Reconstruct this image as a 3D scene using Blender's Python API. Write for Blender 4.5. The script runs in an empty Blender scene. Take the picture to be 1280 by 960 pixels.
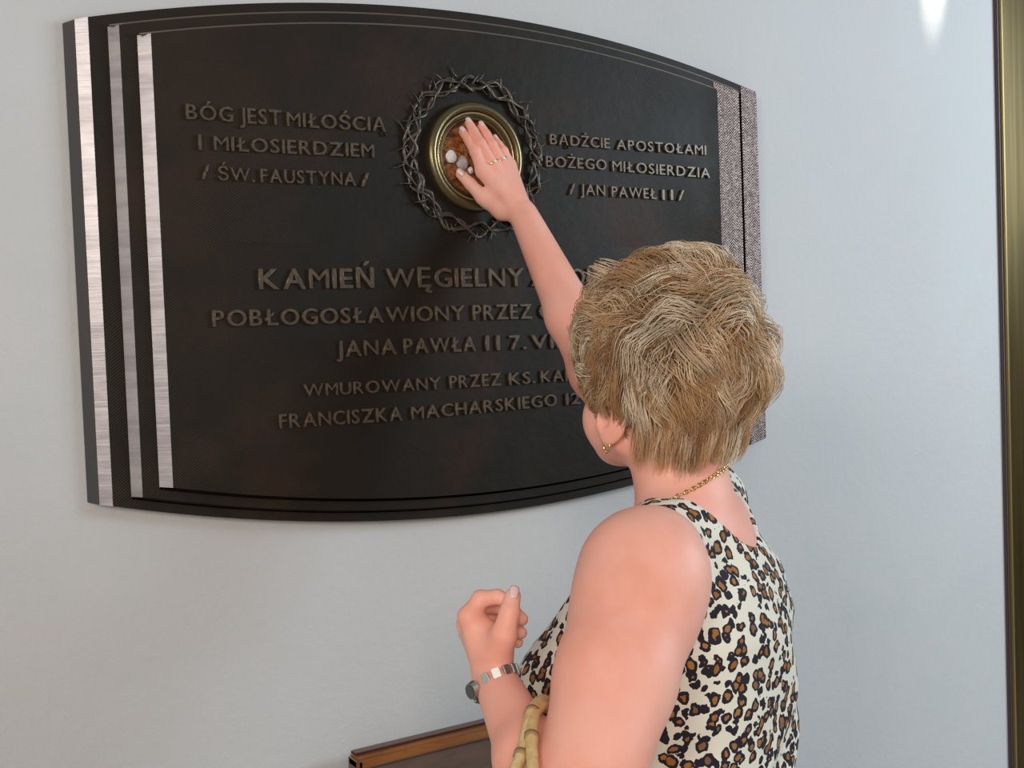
import bpy, bmesh, math, random
import numpy as np
from mathutils import Vector, Matrix, Euler
random.seed(7); rng = np.random.default_rng(7)
SC = bpy.context.scene
COL = SC.collection

# ------------------------------------------------------------------ camera
FPX = 1400.0
CAM = np.array([-0.93872, -1.61905, 1.54544])
CR = np.array([0.85156093, -0.52293483, -0.03719076])
CU = np.array([0.05220937, 0.01400379, 0.99853797])
CF = np.array([0.52164947, 0.85225762, -0.03922718])
cd = bpy.data.cameras.new('camera'); cd.sensor_width = 36.0; cd.lens = FPX*36/1280
cam = bpy.data.objects.new('camera', cd); COL.objects.link(cam)
cam.matrix_world = Matrix(((CR[0], CU[0], -CF[0], CAM[0]), (CR[1], CU[1], -CF[1], CAM[1]), (CR[2], CU[2], -CF[2], CAM[2]), (0, 0, 0, 1)))
cd.clip_start = 0.02; cd.clip_end = 60
SC.camera = cam

# ------------------------------------------------------------------ light
SC.view_settings.view_transform = 'Standard'
SC.view_settings.look = 'None'
SC.view_settings.exposure = 0.0
SC.view_settings.gamma = 1.0
w = bpy.data.worlds.new('world'); SC.world = w; w.use_nodes = True
wn = w.node_tree.nodes; wl = w.node_tree.links
bg = wn['Background']; bg.inputs['Strength'].default_value = 0.32
tc = wn.new('ShaderNodeTexCoord'); sx = wn.new('ShaderNodeSeparateXYZ'); cr = wn.new('ShaderNodeValToRGB')
wl.new(tc.outputs['Generated'], sx.inputs[0]); wl.new(sx.outputs['Z'], cr.inputs[0]); wl.new(cr.outputs[0], bg.inputs[0])
cr.color_ramp.elements[0].position = 0.0; cr.color_ramp.elements[0].color = (0.66, 0.62, 0.60, 1)
cr.color_ramp.elements[1].position = 0.6; cr.color_ramp.elements[1].color = (0.80, 0.86, 0.95, 1)

def area(name, loc, target, size, power, color, sizey=None):
    l = bpy.data.lights.new(name, 'AREA'); l.energy = power; l.color = color
    l.shape = 'RECTANGLE'; l.size = size; l.size_y = sizey or size
    o = bpy.data.objects.new(name, l); COL.objects.link(o); o.location = loc
    o.rotation_euler = (Vector(target)-Vector(loc)).to_track_quat('-Z', 'Y').to_euler(); return o
area('window_light', (-5.4, -4.2, 2.9), (0.2, 0, 1.4), 1.3, 100, (1.0, 0.925, 0.85), 1.3)
area('camera_fill', (-1.35, -2.5, 2.05), (-0.1, -.3, 1.3), 0.6, 20.5, (1.0, 0.90, 0.79), 0.6)  # added fill near the camera to brighten the woman, not a real lamp
area('doorway_light', (3.0, -2.1, 2.35), (0.9, 0, 1.9), 1.2, 76, (0.70, 0.87, 1.0), 1.0)
sl = bpy.data.lights.new('sunbeam_lamp', 'SPOT'); sl.energy = 95; sl.spot_size = math.radians(7); sl.spot_blend = 0.6; sl.shadow_soft_size = 0.01
sl.color = (1, 0.95, 0.8)
so = bpy.data.objects.new('sunbeam_lamp', sl); COL.objects.link(so); so.location = (1.245, -0.30, 3.15)
so.rotation_euler = (Vector((1.175, 0.0, 2.33))-Vector(so.location)).to_track_quat('-Z', 'Y').to_euler()

# ------------------------------------------------------------------ helpers
def at(px, py, z): return CAM + z*(CF + (px-640)/FPX*CR - (py-480)/FPX*CU)
def wall(px, py, Y=0.0):
    d = CF + (px-640)/FPX*CR - (py-480)/FPX*CU
    return CAM + (Y-CAM[1])/d[1]*d
def mat(name, color, rough=0.5, metal=0.0, spec=0.5, sss=0, sssr=(1, .3, .15), coat=0):
    m = bpy.data.materials.new(name); m.use_nodes = True
    b = m.node_tree.nodes['Principled BSDF']
    b.inputs['Base Color'].default_value = (*color, 1); b.inputs['Roughness'].default_value = rough
    b.inputs['Metallic'].default_value = metal; b.inputs['Specular IOR Level'].default_value = spec
    if sss: b.inputs['Subsurface Weight'].default_value = sss; b.inputs['Subsurface Radius'].default_value = sssr; b.inputs['Subsurface Scale'].default_value = 0.008
    if coat: b.inputs['Coat Weight'].default_value = coat; b.inputs['Coat Roughness'].default_value = 0.08
    return m
class NT:
    def __init__(s, m): s.m = m; s.n = m.node_tree.nodes; s.l = m.node_tree.links; s.b = s.n['Principled BSDF']
    def new(s, t, **k):
        o = s.n.new(t)
        for a, v in k.items():
            if hasattr(o, a): setattr(o, a, v)
        return o
    def coord(s, scale=(1, 1, 1), rot=(0, 0, 0), out='Object'):
        c = s.n.new('ShaderNodeTexCoord'); mp = s.n.new('ShaderNodeMapping'); mp.inputs['Scale'].default_value = scale; mp.inputs['Rotation'].default_value = rot
        s.l.new(c.outputs[out], mp.inputs[0]); return mp.outputs[0]
    def noise(s, vec, scale, detail=4, rough=.55, dist=0):
        o = s.n.new('ShaderNodeTexNoise'); o.inputs['Scale'].default_value = scale; o.inputs['Detail'].default_value = detail
        o.inputs['Roughness'].default_value = rough; o.inputs['Distortion'].default_value = dist
        s.l.new(vec, o.inputs['Vector']); return o.outputs['Fac']
    def ramp(s, fac, stops, interp='LINEAR'):
        o = s.n.new('ShaderNodeValToRGB'); o.color_ramp.interpolation = interp
        e = o.color_ramp.elements
        while len(e) < len(stops): e.new(0.5)
        for i, (p, c) in enumerate(stops):
            e[i].position = p; e[i].color = (*c, 1) if len(c) == 3 else c
        s.l.new(fac, o.inputs[0]); return o.outputs[0]
    def mix(s, fac, a, b, mode='MIX'):
        o = s.n.new('ShaderNodeMix'); o.data_type = 'RGBA'; o.blend_type = mode
        for inp, v in ((o.inputs[0], fac), (o.inputs[6], a), (o.inputs[7], b)):
            if hasattr(v, 'node'): s.l.new(v, inp)
            elif isinstance(v, (int, float)): inp.default_value = v
            else: inp.default_value = (*v, 1) if len(v) == 3 else v
        return o.outputs[2]
    def math(s, op, a, b=None, clamp=False):
        o = s.n.new('ShaderNodeMath'); o.operation = op; o.use_clamp = clamp
        for inp, v in ((o.inputs[0], a), (o.inputs[1], b)):
            if v is None: continue
            if hasattr(v, 'node'): s.l.new(v, inp)
            else: inp.default_value = v
        return o.outputs[0]
    def bump(s, h, strength=.3, dist=.002):
        o = s.n.new('ShaderNodeBump'); o.inputs['Strength'].default_value = strength; o.inputs['Distance'].default_value = dist
        s.l.new(h, o.inputs['Height']); s.l.new(o.outputs[0], s.b.inputs['Normal'])
    def col(s, c): s.l.new(c, s.b.inputs['Base Color'])

def mesh_obj(name, verts, faces, m=None, parent=None, smooth=False):
    me = bpy.data.meshes.new(name); me.from_pydata([tuple(map(float, v)) for v in verts], [], [tuple(int(i) for i in f) for f in faces]); me.update()
    if smooth: me.polygons.foreach_set('use_smooth', [True]*len(me.polygons))
    if m: me.materials.append(m)
    o = bpy.data.objects.new(name, me); COL.objects.link(o)
    if parent: o.parent = parent
    return o
def bm_obj(name, bm, m=None, parent=None, smooth=False):
    me = bpy.data.meshes.new(name); bm.to_mesh(me); bm.free()
    if smooth: me.polygons.foreach_set('use_smooth', [True]*len(me.polygons))
    if m: me.materials.append(m)
    o = bpy.data.objects.new(name, me); COL.objects.link(o)
    if parent: o.parent = parent
    return o
def empty(name, loc, parent=None):
    o = bpy.data.objects.new(name, None); COL.objects.link(o); o.location = loc; o.empty_display_size = .1
    if parent: o.parent = parent
    return o
def tag(o, label=None, cat=None, group=None, kind=None):
    if label: o['label'] = label
    if cat: o['category'] = cat
    if group: o['group'] = group
    if kind: o['kind'] = kind
    return o
def box_bm(bm, c, s, bevel=0.0):
    r = bmesh.ops.create_cube(bm, size=1.0, matrix=Matrix.Translation(c) @ Matrix.Diagonal((s[0], s[1], s[2], 1)))
    if bevel:
        es = set(e for v in r['verts'] for e in v.link_edges)
        bmesh.ops.bevel(bm, geom=list(es), offset=bevel, segments=2, affect='EDGES')
def box(name, c, s, m, parent=None, bevel=0.0):
    bm = bmesh.new(); box_bm(bm, c, s, bevel); return bm_obj(name, bm, m, parent)
def tube_data(pts, rad, n=10, cap=True, close=False, flat=1.0):
    pts = [np.array(p, float) for p in pts]; N = len(pts)
    if not hasattr(rad, '__len__'): rad = [rad]*N
    V = []; Fc = []; up = None
    for i, p in enumerate(pts):
        if close: t = pts[(i+1) % N]-pts[i-1]
        else: t = pts[min(i+1, N-1)]-pts[max(i-1, 0)]
        t = t/(np.linalg.norm(t)+1e-12)
        if up is None:
            up = np.array([0, 0, 1.]) if abs(t[2]) < .9 else np.array([1., 0, 0])
        up = up-t*np.dot(up, t); up /= np.linalg.norm(up)+1e-12
        sd = np.cross(t, up)
        for k in range(n):
            a = 2*math.pi*k/n
            V.append(p+rad[i]*(math.cos(a)*up*flat+math.sin(a)*sd))
    for i in range(N if close else N-1):
        j = (i+1) % N
        for k in range(n):
            k2 = (k+1) % n
            Fc.append((i*n+k, i*n+k2, j*n+k2, j*n+k))
    if cap and not close:
        Fc.append(tuple(range(n-1, -1, -1))); Fc.append(tuple((N-1)*n+k for k in range(n)))
    return V, Fc
def tube(name, pts, rad, m, parent=None, n=10, close=False, flat=1.0):
    V, Fc = tube_data(pts, rad, n, True, close, flat); return mesh_obj(name, V, Fc, m, parent, True)
def spline(pts, n):
    P = np.array(pts, float); P = np.vstack([2*P[0]-P[1], P, 2*P[-1]-P[-2]]); out = []
    for i in range(1, len(P)-2):
        for t in np.linspace(0, 1, n, endpoint=False):
            a, b, c, d = P[i-1], P[i], P[i+1], P[i+2]
            out.append(.5*((2*b)+(-a+c)*t+(2*a-5*b+4*c-d)*t*t+(-a+3*b-3*c+d)*t**3))
    out.append(P[-2]); return out
def lathe_data(prof, n=64):
    V = []; Fc = []
    for r, y in prof:
        for k in range(n):
            a = 2*math.pi*k/n; V.append((r*math.cos(a), y, r*math.sin(a)))
    for i in range(len(prof)-1):
        for k in range(n):
            k2 = (k+1) % n; Fc.append((i*n+k, (i+1)*n+k, (i+1)*n+k2, i*n+k2))
    return V, Fc

# ------------------------------------------------------------------ room
mw = mat('wall_paint', (.62, .62, .62), .62, spec=.25); t = NT(mw)
v = t.coord(); n1 = t.noise(v, 1.7, 5); n2 = t.noise(v, 9, 6)
t.col(t.mix(t.ramp(n2, [(.35, (0, 0, 0)), (.7, (1, 1, 1))]), t.ramp(n1, [(.3, (.57, .57, .565)), (.7, (.63, .63, .63))]), (.61, .60, .59)))
t.bump(t.math('ADD', t.noise(v, 55, 5), t.math('MULTIPLY', t.noise(v, 260, 3), .35)), .35, .0035)
XW1 = wall(1251, 480)[0]
wb = box('wall_back', ((-4+XW1)/2, .1, 1.6), (XW1+4, .2, 3.2), mw); tag(wb, kind='structure')
wb2 = box('wall_right', (XW1+1.1+1.5, .1, 1.6), (3, .2, 3.2), mw); tag(wb2, kind='structure')
wb3 = box('wall_top', (XW1+.55, .1, 3.1), (1.1, .2, .2), mw); tag(wb3, kind='structure')
mf = mat('floor_stone', (.42, .38, .34), .35); t = NT(mf); v = t.coord()
t.col(t.ramp(t.noise(v, 3, 8, .6), [(.3, (.34, .31, .28)), (.7, (.46, .42, .37))]))
fl = box('floor', (0.6, -2.0, -.05), (9.2, 4.4, .1), mf); tag(fl, kind='structure')

# door at the right edge
gold = mat('door_bronze', (.20, .135, .035), .32, .75); t = NT(gold); v = t.coord((30, 30, 1)); 
t.col(t.ramp(t.noise(v, 3, 3), [(.3, (.065, .042, .010)), (.7, (.115, .075, .020))]))
gold2 = mat('door_bronze_bright', (.30, .22, .08), .35, .6)
dk = mat('door_seal', (.07, .045, .05), .5)
door = empty('door_1', (XW1, 0, 0)); tag(door, kind='structure')
box('door_seal', (.004, -.002, 1.5), (.008, .012, 3.0), dk, door, .002)
box('door_jamb', (.0125, -.004, 1.5), (.009, .018, 3.0), gold2, door, .002)
box('door_jamb', (.046, .006, 1.5), (.058, .022, 3.0), gold, door, .004)
box('door_jamb', (1.07, 0, 1.5), (.06, .04, 3.0), gold, door, .004)
box('door_header', (.56, 0, 2.97), (1.1, .04, .06), gold, door, .004)
glass = mat('door_glass', (.10, .085, .06), .12, .0, 1.0)
box('door_leaf', (.56, .03, 1.47), (.96, .02, 2.94), glass, door)
box('door_stile', (.10, .02, 1.47), (.05, .03, 2.94), gold, door, .004)
h = tube('door_handle', spline([(.17, -.0, .9), (.17, -.06, .93), (.17, -.06, 1.2), (.17, -.0, 1.23)], 6), .010, gold2, door)

# ------------------------------------------------------------------ plaque
bronze = mat('bronze_field', (.024, .018, .013), .5, .1, .22); t = NT(bronze)
v = t.coord()
sep = t.new('ShaderNodeSeparateXYZ'); t.l.new(v, sep.inputs[0])
def chevron(t, sep, pitch, slope=.75):
    ax = t.math('ABSOLUTE', sep.outputs['X'])
    s = t.math('ADD', t.math('MULTIPLY', ax, slope), sep.outputs['Z'])
    s2 = t.math('SUBTRACT', t.math('MULTIPLY', ax, slope), sep.outputs['Z'])
    return t.math('SINE', t.math('MULTIPLY', s, 2*math.pi/pitch)), t.math('SINE', t.math('MULTIPLY', s2, 2*math.pi/pitch))
c1, c2 = chevron(t, sep, .0042)
upper = t.math('GREATER_THAN', sep.outputs['Z'], 0.03)
ch = t.math('ADD', t.math('MULTIPLY', upper, c2), t.math('MULTIPLY', t.math('SUBTRACT', 1.0, upper), c1))
edge = t.ramp(t.math('ABSOLUTE', sep.outputs['X']), [(.22, (0.12,)*3), (.45, (1, 1, 1))])
nz = t.ramp(t.noise(v, 6, 4), [(.35, (.15,)*3), (.65, (1, 1, 1))])
hh = t.math('MULTIPLY', ch, t.math('MULTIPLY', edge, nz))
t.bump(t.math('ADD', t.math('MULTIPLY', hh, .35), t.math('MULTIPLY', t.noise(v, 40, 5), .9)), .55, .0016)
base = t.ramp(t.noise(v, 5, 6, .6, .4), [(.3, (.010, .009, .006)), (.52, (.017, .012, .008)), (.72, (.036, .017, .010))])
t.col(t.mix(t.math('MULTIPLY', hh, .25, True), base, (.12, .07, .04)))
pol = mat('lit_polished_bevel', (.50, .46, .45), .38, .55); t = NT(pol); v = t.coord((1, 1, 6))  # polished edges; light falling on the left bevels is put into this paler colour
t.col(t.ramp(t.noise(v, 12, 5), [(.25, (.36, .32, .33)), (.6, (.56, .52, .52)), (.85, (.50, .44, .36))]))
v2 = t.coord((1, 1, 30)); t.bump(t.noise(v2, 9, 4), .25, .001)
sheened = mat('sheen_border', (.20, .16, .14), .4, .5); t = NT(sheened); v = t.coord()  # herringbone flats, with the grazing sheen painted in as lighter colour
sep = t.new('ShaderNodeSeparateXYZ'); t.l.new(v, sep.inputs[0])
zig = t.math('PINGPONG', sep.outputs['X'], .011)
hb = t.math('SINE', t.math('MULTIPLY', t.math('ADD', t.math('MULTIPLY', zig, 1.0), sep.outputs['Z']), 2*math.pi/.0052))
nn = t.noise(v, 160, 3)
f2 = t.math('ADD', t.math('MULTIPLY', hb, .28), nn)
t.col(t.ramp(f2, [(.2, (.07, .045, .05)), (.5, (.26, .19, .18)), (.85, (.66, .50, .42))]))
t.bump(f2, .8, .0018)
grey_side = mat('bronze_side', (.085, .08, .08), .5, .4)
lettermat = mat('letter_bronze', (.10, .073, .048), .36, .4); t = NT(lettermat); v = t.coord((1, 1, 1), out='Object')
t.col(t.ramp(t.noise(t.coord(out='Generated'), 3, 4), [(.3, (.075, .055, .04)), (.7, (.16, .115, .075))]))
brass = mat('bezel_brass', (.16, .125, .06), .3, .8)
brass2 = mat('bezel_brass_bright', (.55, .43, .24), .25, .85)

PZ = 1.67
Y0, YS, YR, Y1, Y2 = -.0, -.016, -.026, -.038, -.050
yr = 330
def X(px, Y): return wall(px, yr, Y)[0]
xl = dict(base=X(94, 0), side=X(109.5, YS), l0=X(126, YR), l0i=X(150, YR), l1=X(164, Y1), l1i=X(186, Y1), f=X(203, Y2))
xr = dict(base=X(951, YR)+.001, l0=X(951, YR), l1=X(929.5, Y1), f=X(903, Y2))
SAG = .078; HZ = .331
def arcz(x, inset, top):
    u = x/.62
    z = HZ-inset+SAG*(1-u*u)
    return PZ+(z if top else -z)
def outline(x0, x1, inset, Y, n=40, ib=None):
    xs = np.linspace(x0, x1, n); ib = inset if ib is None else ib
    return [(x, Y, arcz(x, inset, True)) for x in xs]+[(x, Y, arcz(x, ib, False)) for x in xs[::-1]]
def shell(name, loops, m, parent, cap=True):
    V = []; Fc = []; n = len(loops[0])
    for lp in loops: V += lp
    for i in range(len(loops)-1):
        for k in range(n):
            k2 = (k+1) % n; Fc.append((i*n+k, i*n+k2, (i+1)*n+k2, (i+1)*n+k))
    if cap:
        h = n//2; b = (len(loops)-1)*n
        for k in range(h-1): Fc.append((b+k, b+k+1, b+n-2-k, b+n-1-k))
    V = [(x-pl_loc[0], y-pl_loc[1], z-pl_loc[2]) for x, y, z in V]
    o = mesh_obj(name, V, Fc, m, parent)
    bm = bmesh.new(); bm.from_mesh(o.data); bmesh.ops.recalc_face_normals(bm, faces=bm.faces); bm.to_mesh(o.data); bm.free(); return o
pl_loc = (0, 0, PZ)
plaque = empty('memorial_plaque', pl_loc)
tag(plaque, 'dark bronze memorial plaque with arched top and raised lettering, fixed to the white wall', 'plaque')
I0, I1, I2 = 0.0, .020, .039
GB, GR = .0056, .0165
shell('outer_step', [outline(xl['base'], xr['base'], -.0005, -.0006), outline(xl['side'], xr['base'], 0.0, YS), outline(xl['l0'], xr['l0'], .0012, YR),
    outline(xl['l0i'], xr['l1']+GR, I1-.004, YR, ib=I1-GB), outline(xl['l0i'], xr['l1']+GR, I1-.004, -.008, ib=I1-GB)], bronze, plaque)
shell('middle_step', [outline(xl['l0i'], xr['l1'], I1-.004, -.009, ib=I1), outline(xl['l0i'], xr['l1'], I1-.004, YR), outline(xl['l1'], xr['l1'], I1, Y1),
    outline(xl['l1i'], xr['f']+.001, I2-.004, Y1, ib=I2-GB), outline(xl['l1i'], xr['f']+.001, I2-.004, -.02, ib=I2-GB)], bronze, plaque)
# the panel: outline with a round opening for the recess
def panel():
    lo = [outline(xl['l1i'], xr['f'], I2-.004, -.021, ib=I2), outline(xl['l1i'], xr['f'], I2-.004, Y1, ib=I2), outline(xl['f'], xr['f'], I2, Y2)]
    bcx, _, bcz = wall(592, 197, Y2)
    V = []; Fc = []; n = len(lo[0])
    for lp in lo: V += lp
    for i in range(2):
        for k in range(n): k2 = (k+1) % n; Fc.append((i*n+k, i*n+k2, (i+1)*n+k2, (i+1)*n+k))
    bm = bmesh.new(); vs = [bm.verts.new((x, y, z-PZ)) for x, y, z in V]
    for f in Fc: bm.faces.new([vs[i] for i in f])
    hn = 48
    hole = [bm.verts.new((bcx+.07*math.cos(2*math.pi*k/hn), Y2, bcz-PZ+.07*math.sin(2*math.pi*k/hn))) for k in range(hn)]
    he = [bm.edges.new((hole[k], hole[(k+1) % hn])) for k in range(hn)]
    oe = [bm.edges.get((vs[2*n+k], vs[2*n+(k+1) % n])) for k in range(n)]
    bmesh.ops.triangle_fill(bm, edges=he+oe, use_beauty=True)
    bmesh.ops.recalc_face_normals(bm, faces=bm.faces)
    return bm_obj('text_panel', bm, bronze, plaque)
panel()
def bevel_strip(name, xa, ya, xb, yb, ia, ib, m, label=None):
    e = .0007
    V = []
    for x, y, ins in ((xa, ya, ia), (xb, yb, ib)):
        for tp in (True, False):
            z = arcz(x, ins, tp)-PZ
            V.append((x-e, y-e, z)); V.append((x+.001, y+.0015, z))
    # index: a_top,a_top_in,a_bot,a_bot_in,b_top,b_top_in,b_bot,b_bot_in
    Fc = [(0, 2, 6, 4), (1, 5, 7, 3), (0, 4, 5, 1), (2, 3, 7, 6), (0, 1, 3, 2), (4, 6, 7, 5)]
    o = mesh_obj(name, V, Fc, m, plaque); 
    if label: o['label'] = label
bevel_strip('side_face', xl['base'], -.0015, xl['side'], YS, 0, 0, grey_side)
bevel_strip('lit_polished_bevel', xl['side'], YS, xl['l0'], YR, 0, .001, pol, 'outer polished vertical edge of plaque, coloured as lit')
bevel_strip('lit_polished_bevel', xl['l0i'], YR, xl['l1'], Y1, I1-.002, I1, pol, 'middle polished vertical edge of plaque, coloured as lit')
bevel_strip('lit_polished_bevel', xl['l1i'], Y1, xl['f'], Y2, I2-.002, I2, pol, 'inner polished vertical edge beside lettering, coloured as lit')
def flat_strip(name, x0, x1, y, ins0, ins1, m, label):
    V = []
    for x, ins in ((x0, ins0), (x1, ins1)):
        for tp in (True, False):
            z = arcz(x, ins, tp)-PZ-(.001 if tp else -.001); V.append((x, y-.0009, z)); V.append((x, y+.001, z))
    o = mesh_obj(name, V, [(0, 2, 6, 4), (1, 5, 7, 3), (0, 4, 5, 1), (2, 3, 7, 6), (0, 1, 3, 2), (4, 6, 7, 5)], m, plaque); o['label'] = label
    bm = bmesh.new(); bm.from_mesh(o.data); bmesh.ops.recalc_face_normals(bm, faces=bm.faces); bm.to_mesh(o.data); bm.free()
flat_strip('herringbone_border', xr['f']+.0015, xr['l1']-.0005, Y1, I1, I1, sheened, 'inner herringbone strip at right side, sheen in its colour')
flat_strip('herringbone_border', xr['l1']+GR, xr['l0'], YR, .001, .001, sheened, 'outer herringbone strip at right side, sheen in its colour')

# added thin ridges, coloured as lit top faces of the two inner steps
ridgem = mat('lit_ridge', (.17, .13, .105), .4, .5)
for nm, x0_, x1_, ins, yy in (('lit_ridge', xl['l0i'], xr['l1'], I1-.0018, (YR+Y1)/2-.003), ('lit_ridge', xl['l1i'], xr['f'], I2-.0018, (Y1+Y2)/2-.003)):
    tube(nm, [(x, yy, arcz(x, ins, True)-PZ) for x in np.linspace(x0_, x1_, 50)], .0017, ridgem, plaque, 6)
# lettering: one raised mesh per letter
glyphs = {}
def glyph(c):
    if c in glyphs: return glyphs[c]
    cu = bpy.data.curves.new('letter', 'FONT'); cu.body = c; cu.size = 1.0; cu.extrude = .12; cu.offset = .004; cu.bevel_depth = .014; cu.bevel_resolution = 0; cu.resolution_u = 3
    if c in 'MWN': cu.offset = 0; cu.bevel_depth = .006
    ob = bpy.data.objects.new('tmp', cu); COL.objects.link(ob)
    bpy.context.view_layer.update()
    me = bpy.data.meshes.new_from_object(ob.evaluated_get(bpy.context.evaluated_depsgraph_get()))
    COL.objects.unlink(ob); bpy.data.objects.remove(ob)
    me.materials.clear(); me.materials.append(lettermat); me.name = 'letter'
    xs = [v.co.x for v in me.vertices]; x0, x1 = min(xs), max(xs)
    for v_ in me.vertices: v_.co.x -= x0
    glyphs[c] = (me, x1-x0); return glyphs[c]
CAP = .73
def word(txt, pa, pb, cap_px, ybase=None):
    """txt spans from pixel pa=(x,y baseline) to pb on the panel"""
    a = wall(pa[0], pa[1], Y2); b = wall(pb[0], pb[1], Y2)
    up = wall(pa[0], pa[1]-cap_px, Y2); ch = up[2]-a[2]
    put_word(txt, a[0], a[2], b[0], b[2], ch)
def put_word(txt, xa, za, xb, zb, ch):
    sc = ch/CAP; gap = .26 if txt == 'II' else .115
    ws = [glyph(c)[1] for c in txt]; tot = sum(ws)+gap*(len(txt)-1)
    k = (xb-xa)/tot; x = xa
    for c, wd in zip(txt, ws):
        me = glyph(c)[0]; o = bpy.data.objects.new('letter', me); COL.objects.link(o); o.parent = plaque
        z = za+(zb-za)*(x-xa)/(xb-xa)
        o.location = (x, Y2-.0005, z-PZ); o.rotation_euler = (math.pi/2, 0, 0); o.scale = (k, sc, .030)
        x += (wd+gap)*k
word('BÓG', (232, 149), (291, 153), 19.5); word('JEST', (299, 154), (351, 157), 20); word('MIŁOŚCIĄ', (358, 158), (482, 165), 18.5)
word('I', (247.5, 187.5), (251.5, 187.5), 20); word('MIŁOSIERDZIEM', (267, 188), (467, 197), 18.5)
word('/', (251, 224), (262, 224), 18.5); word('ŚW.', (272, 225.5), (318, 228), 17.5); word('FAUSTYNA', (325, 228), (444, 232), 17.5); word('/', (450, 233), (461, 233), 17.5)
word('BĄDŹCIE', (686, 180.5), (761, 186), 13.5); word('APOSTOŁAMI', (769, 187), (881, 194), 13)
word('BOŻEGO', (681, 208.5), (757, 213), 14); word('MIŁOSIERDZIA', (764, 214), (886, 223), 13.5)
word('/', (710, 243), (718, 243), 14); word('JAN', (724, 243.5), (755, 245), 14); word('PAWEŁ', (763, 246), (819, 249), 13.5); word('II', (826, 250), (840, 250), 13.5); word('/', (846, 250.5), (854, 250.5), 13.5)
word('KAMIEŃ', (323, 361.5), (467, 359.5), 26.5); word('WĘGIELNY', (482, 359.5), (654, 357.5), 25); word('Z', (662, 357.5), (681, 357), 24); word('GOLGOTY', (692, 357), (816, 355), 22)
word('POBŁOGOSŁAWIONY', (265, 408.5), (580, 400), 21.5); word('PRZEZ', (590, 400), (664, 398), 19.5); word('OJCA', (673, 398), (730, 397), 19); word('ŚW.', (740, 397), (782, 396), 18)
word('JANA', (420, 446), (495, 442.5), 20.5); word('PAWŁA', (504, 442), (594, 438.5), 19.5); word('II', (606, 438), (624, 437.5), 19.5); word('7.', (636, 437), (657, 436), 18.5); word('VI.', (663, 436), (699, 434.5), 18); word('1997', (707, 434), (753, 432), 17.5)
word('WMUROWANY', (379, 496), (550, 486), 16.5); word('PRZEZ', (561, 485.5), (625, 481.5), 16.5); word('KS.', (635, 481), (668, 478.5), 15.5); word('KARD.', (675, 478), (736, 474.5), 15)
word('FRANCISZKA', (348.5, 535.5), (502, 525), 18.5); word('MACHARSKIEGO', (513.5, 524), (695, 506.5), 16.5); word('12', (706, 506), (724, 504), 15)

# bezel, recess and stones
bc = wall(592, 197, Y2); BX, BZ = bc[0], bc[2]
bez = empty('medallion', (BX-pl_loc[0], Y2, BZ-PZ), plaque); bez['label'] = 'round brass framed recess holding pieces of white stone'
V, Fc = lathe_data([(.087, 0.0), (.087, -.010), (.083, -.014), (.076, -.015), (.073, -.011), (.0715, -.004), (.0715, 0)])
mesh_obj('outer_ring', V, Fc, brass, bez, True)
V, Fc = lathe_data([(.0715, 0), (.0712, -.009), (.0695, -.0115), (.0675, -.009), (.0668, .0)]); mesh_obj('bright_ring', V, Fc, brass2, bez, True)
V, Fc = lathe_data([(.0668, -.002), (.063, -.001), (.0625, -.0055), (.0605, -.0065), (.059, -.003), (.058, .006)]); mesh_obj('inner_ring', V, Fc, brass, bez, True)
amber = mat('amber_recess', (.25, .10, .03), .22, 0, .6); t = NT(amber); v = t.coord((1, .2, 1.4))
t.col(t.ramp(t.noise(v, 32, 3, .5, 2.2), [(.30, (.05, .012, .006)), (.44, (.24, .07, .022)), (.54, (.42, .19, .05)), (.62, (.13, .03, .012)), (.76, (.55, .24, .08))]))
V, Fc = lathe_data([(.0585, .006), (.05, .0035), (.035, .001), (.015, 0), (.0005, 0)]); dish = mesh_obj('amber_dish', V, Fc, amber, bez, True)
whites = mat('white_stone', (.85, .84, .85), .6); greys = mat('grey_stone', (.50, .46, .43), .7)
t = NT(greys); v = t.coord(); t.col(t.ramp(t.noise(v, 120, 5), [(.3, (.36, .32, .29)), (.7, (.68, .64, .60))]))
def rock(name, px, py, r, m, parent, seed, depth=.5, asp=1.2, label=None):
    p = wall(px, py, Y2-.004); bm = bmesh.new(); bmesh.ops.create_icosphere(bm, subdivisions=2, radius=1)
    rg = random.Random(seed); ax = [Vector((rg.uniform(-1, 1), rg.uniform(-1, 1), rg.uniform(-1, 1))).normalized() for _ in range(9)]; ds = [rg.uniform(.62, .85) for _ in ax]
    for v_ in bm.verts:
        for a, d in zip(ax, ds):
            e = v_.co.dot(a)-d
            if e > 0: v_.co -= a*e
        v_.co = Vector((v_.co.x*r, v_.co.y*r*depth, v_.co.z*r*asp))
    o = bm_obj(name, bm, m, parent); o.location = (p[0]-BX, p[1]-Y2, p[2]-BZ)
    if label: o['label'] = label
    return o
rock('stone', 563, 196, .0115, whites, bez, 3, .7, 1.0, 'bright white stone chip')
rock('stone', 577.5, 204, .0105, greys, bez, 5, .7, 1.25, 'mottled grey stone chip')
rock('stone', 588, 213, .0062, whites, bez, 8, .8, 1.0, 'tiny pale stone chip beside thumb')

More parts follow.
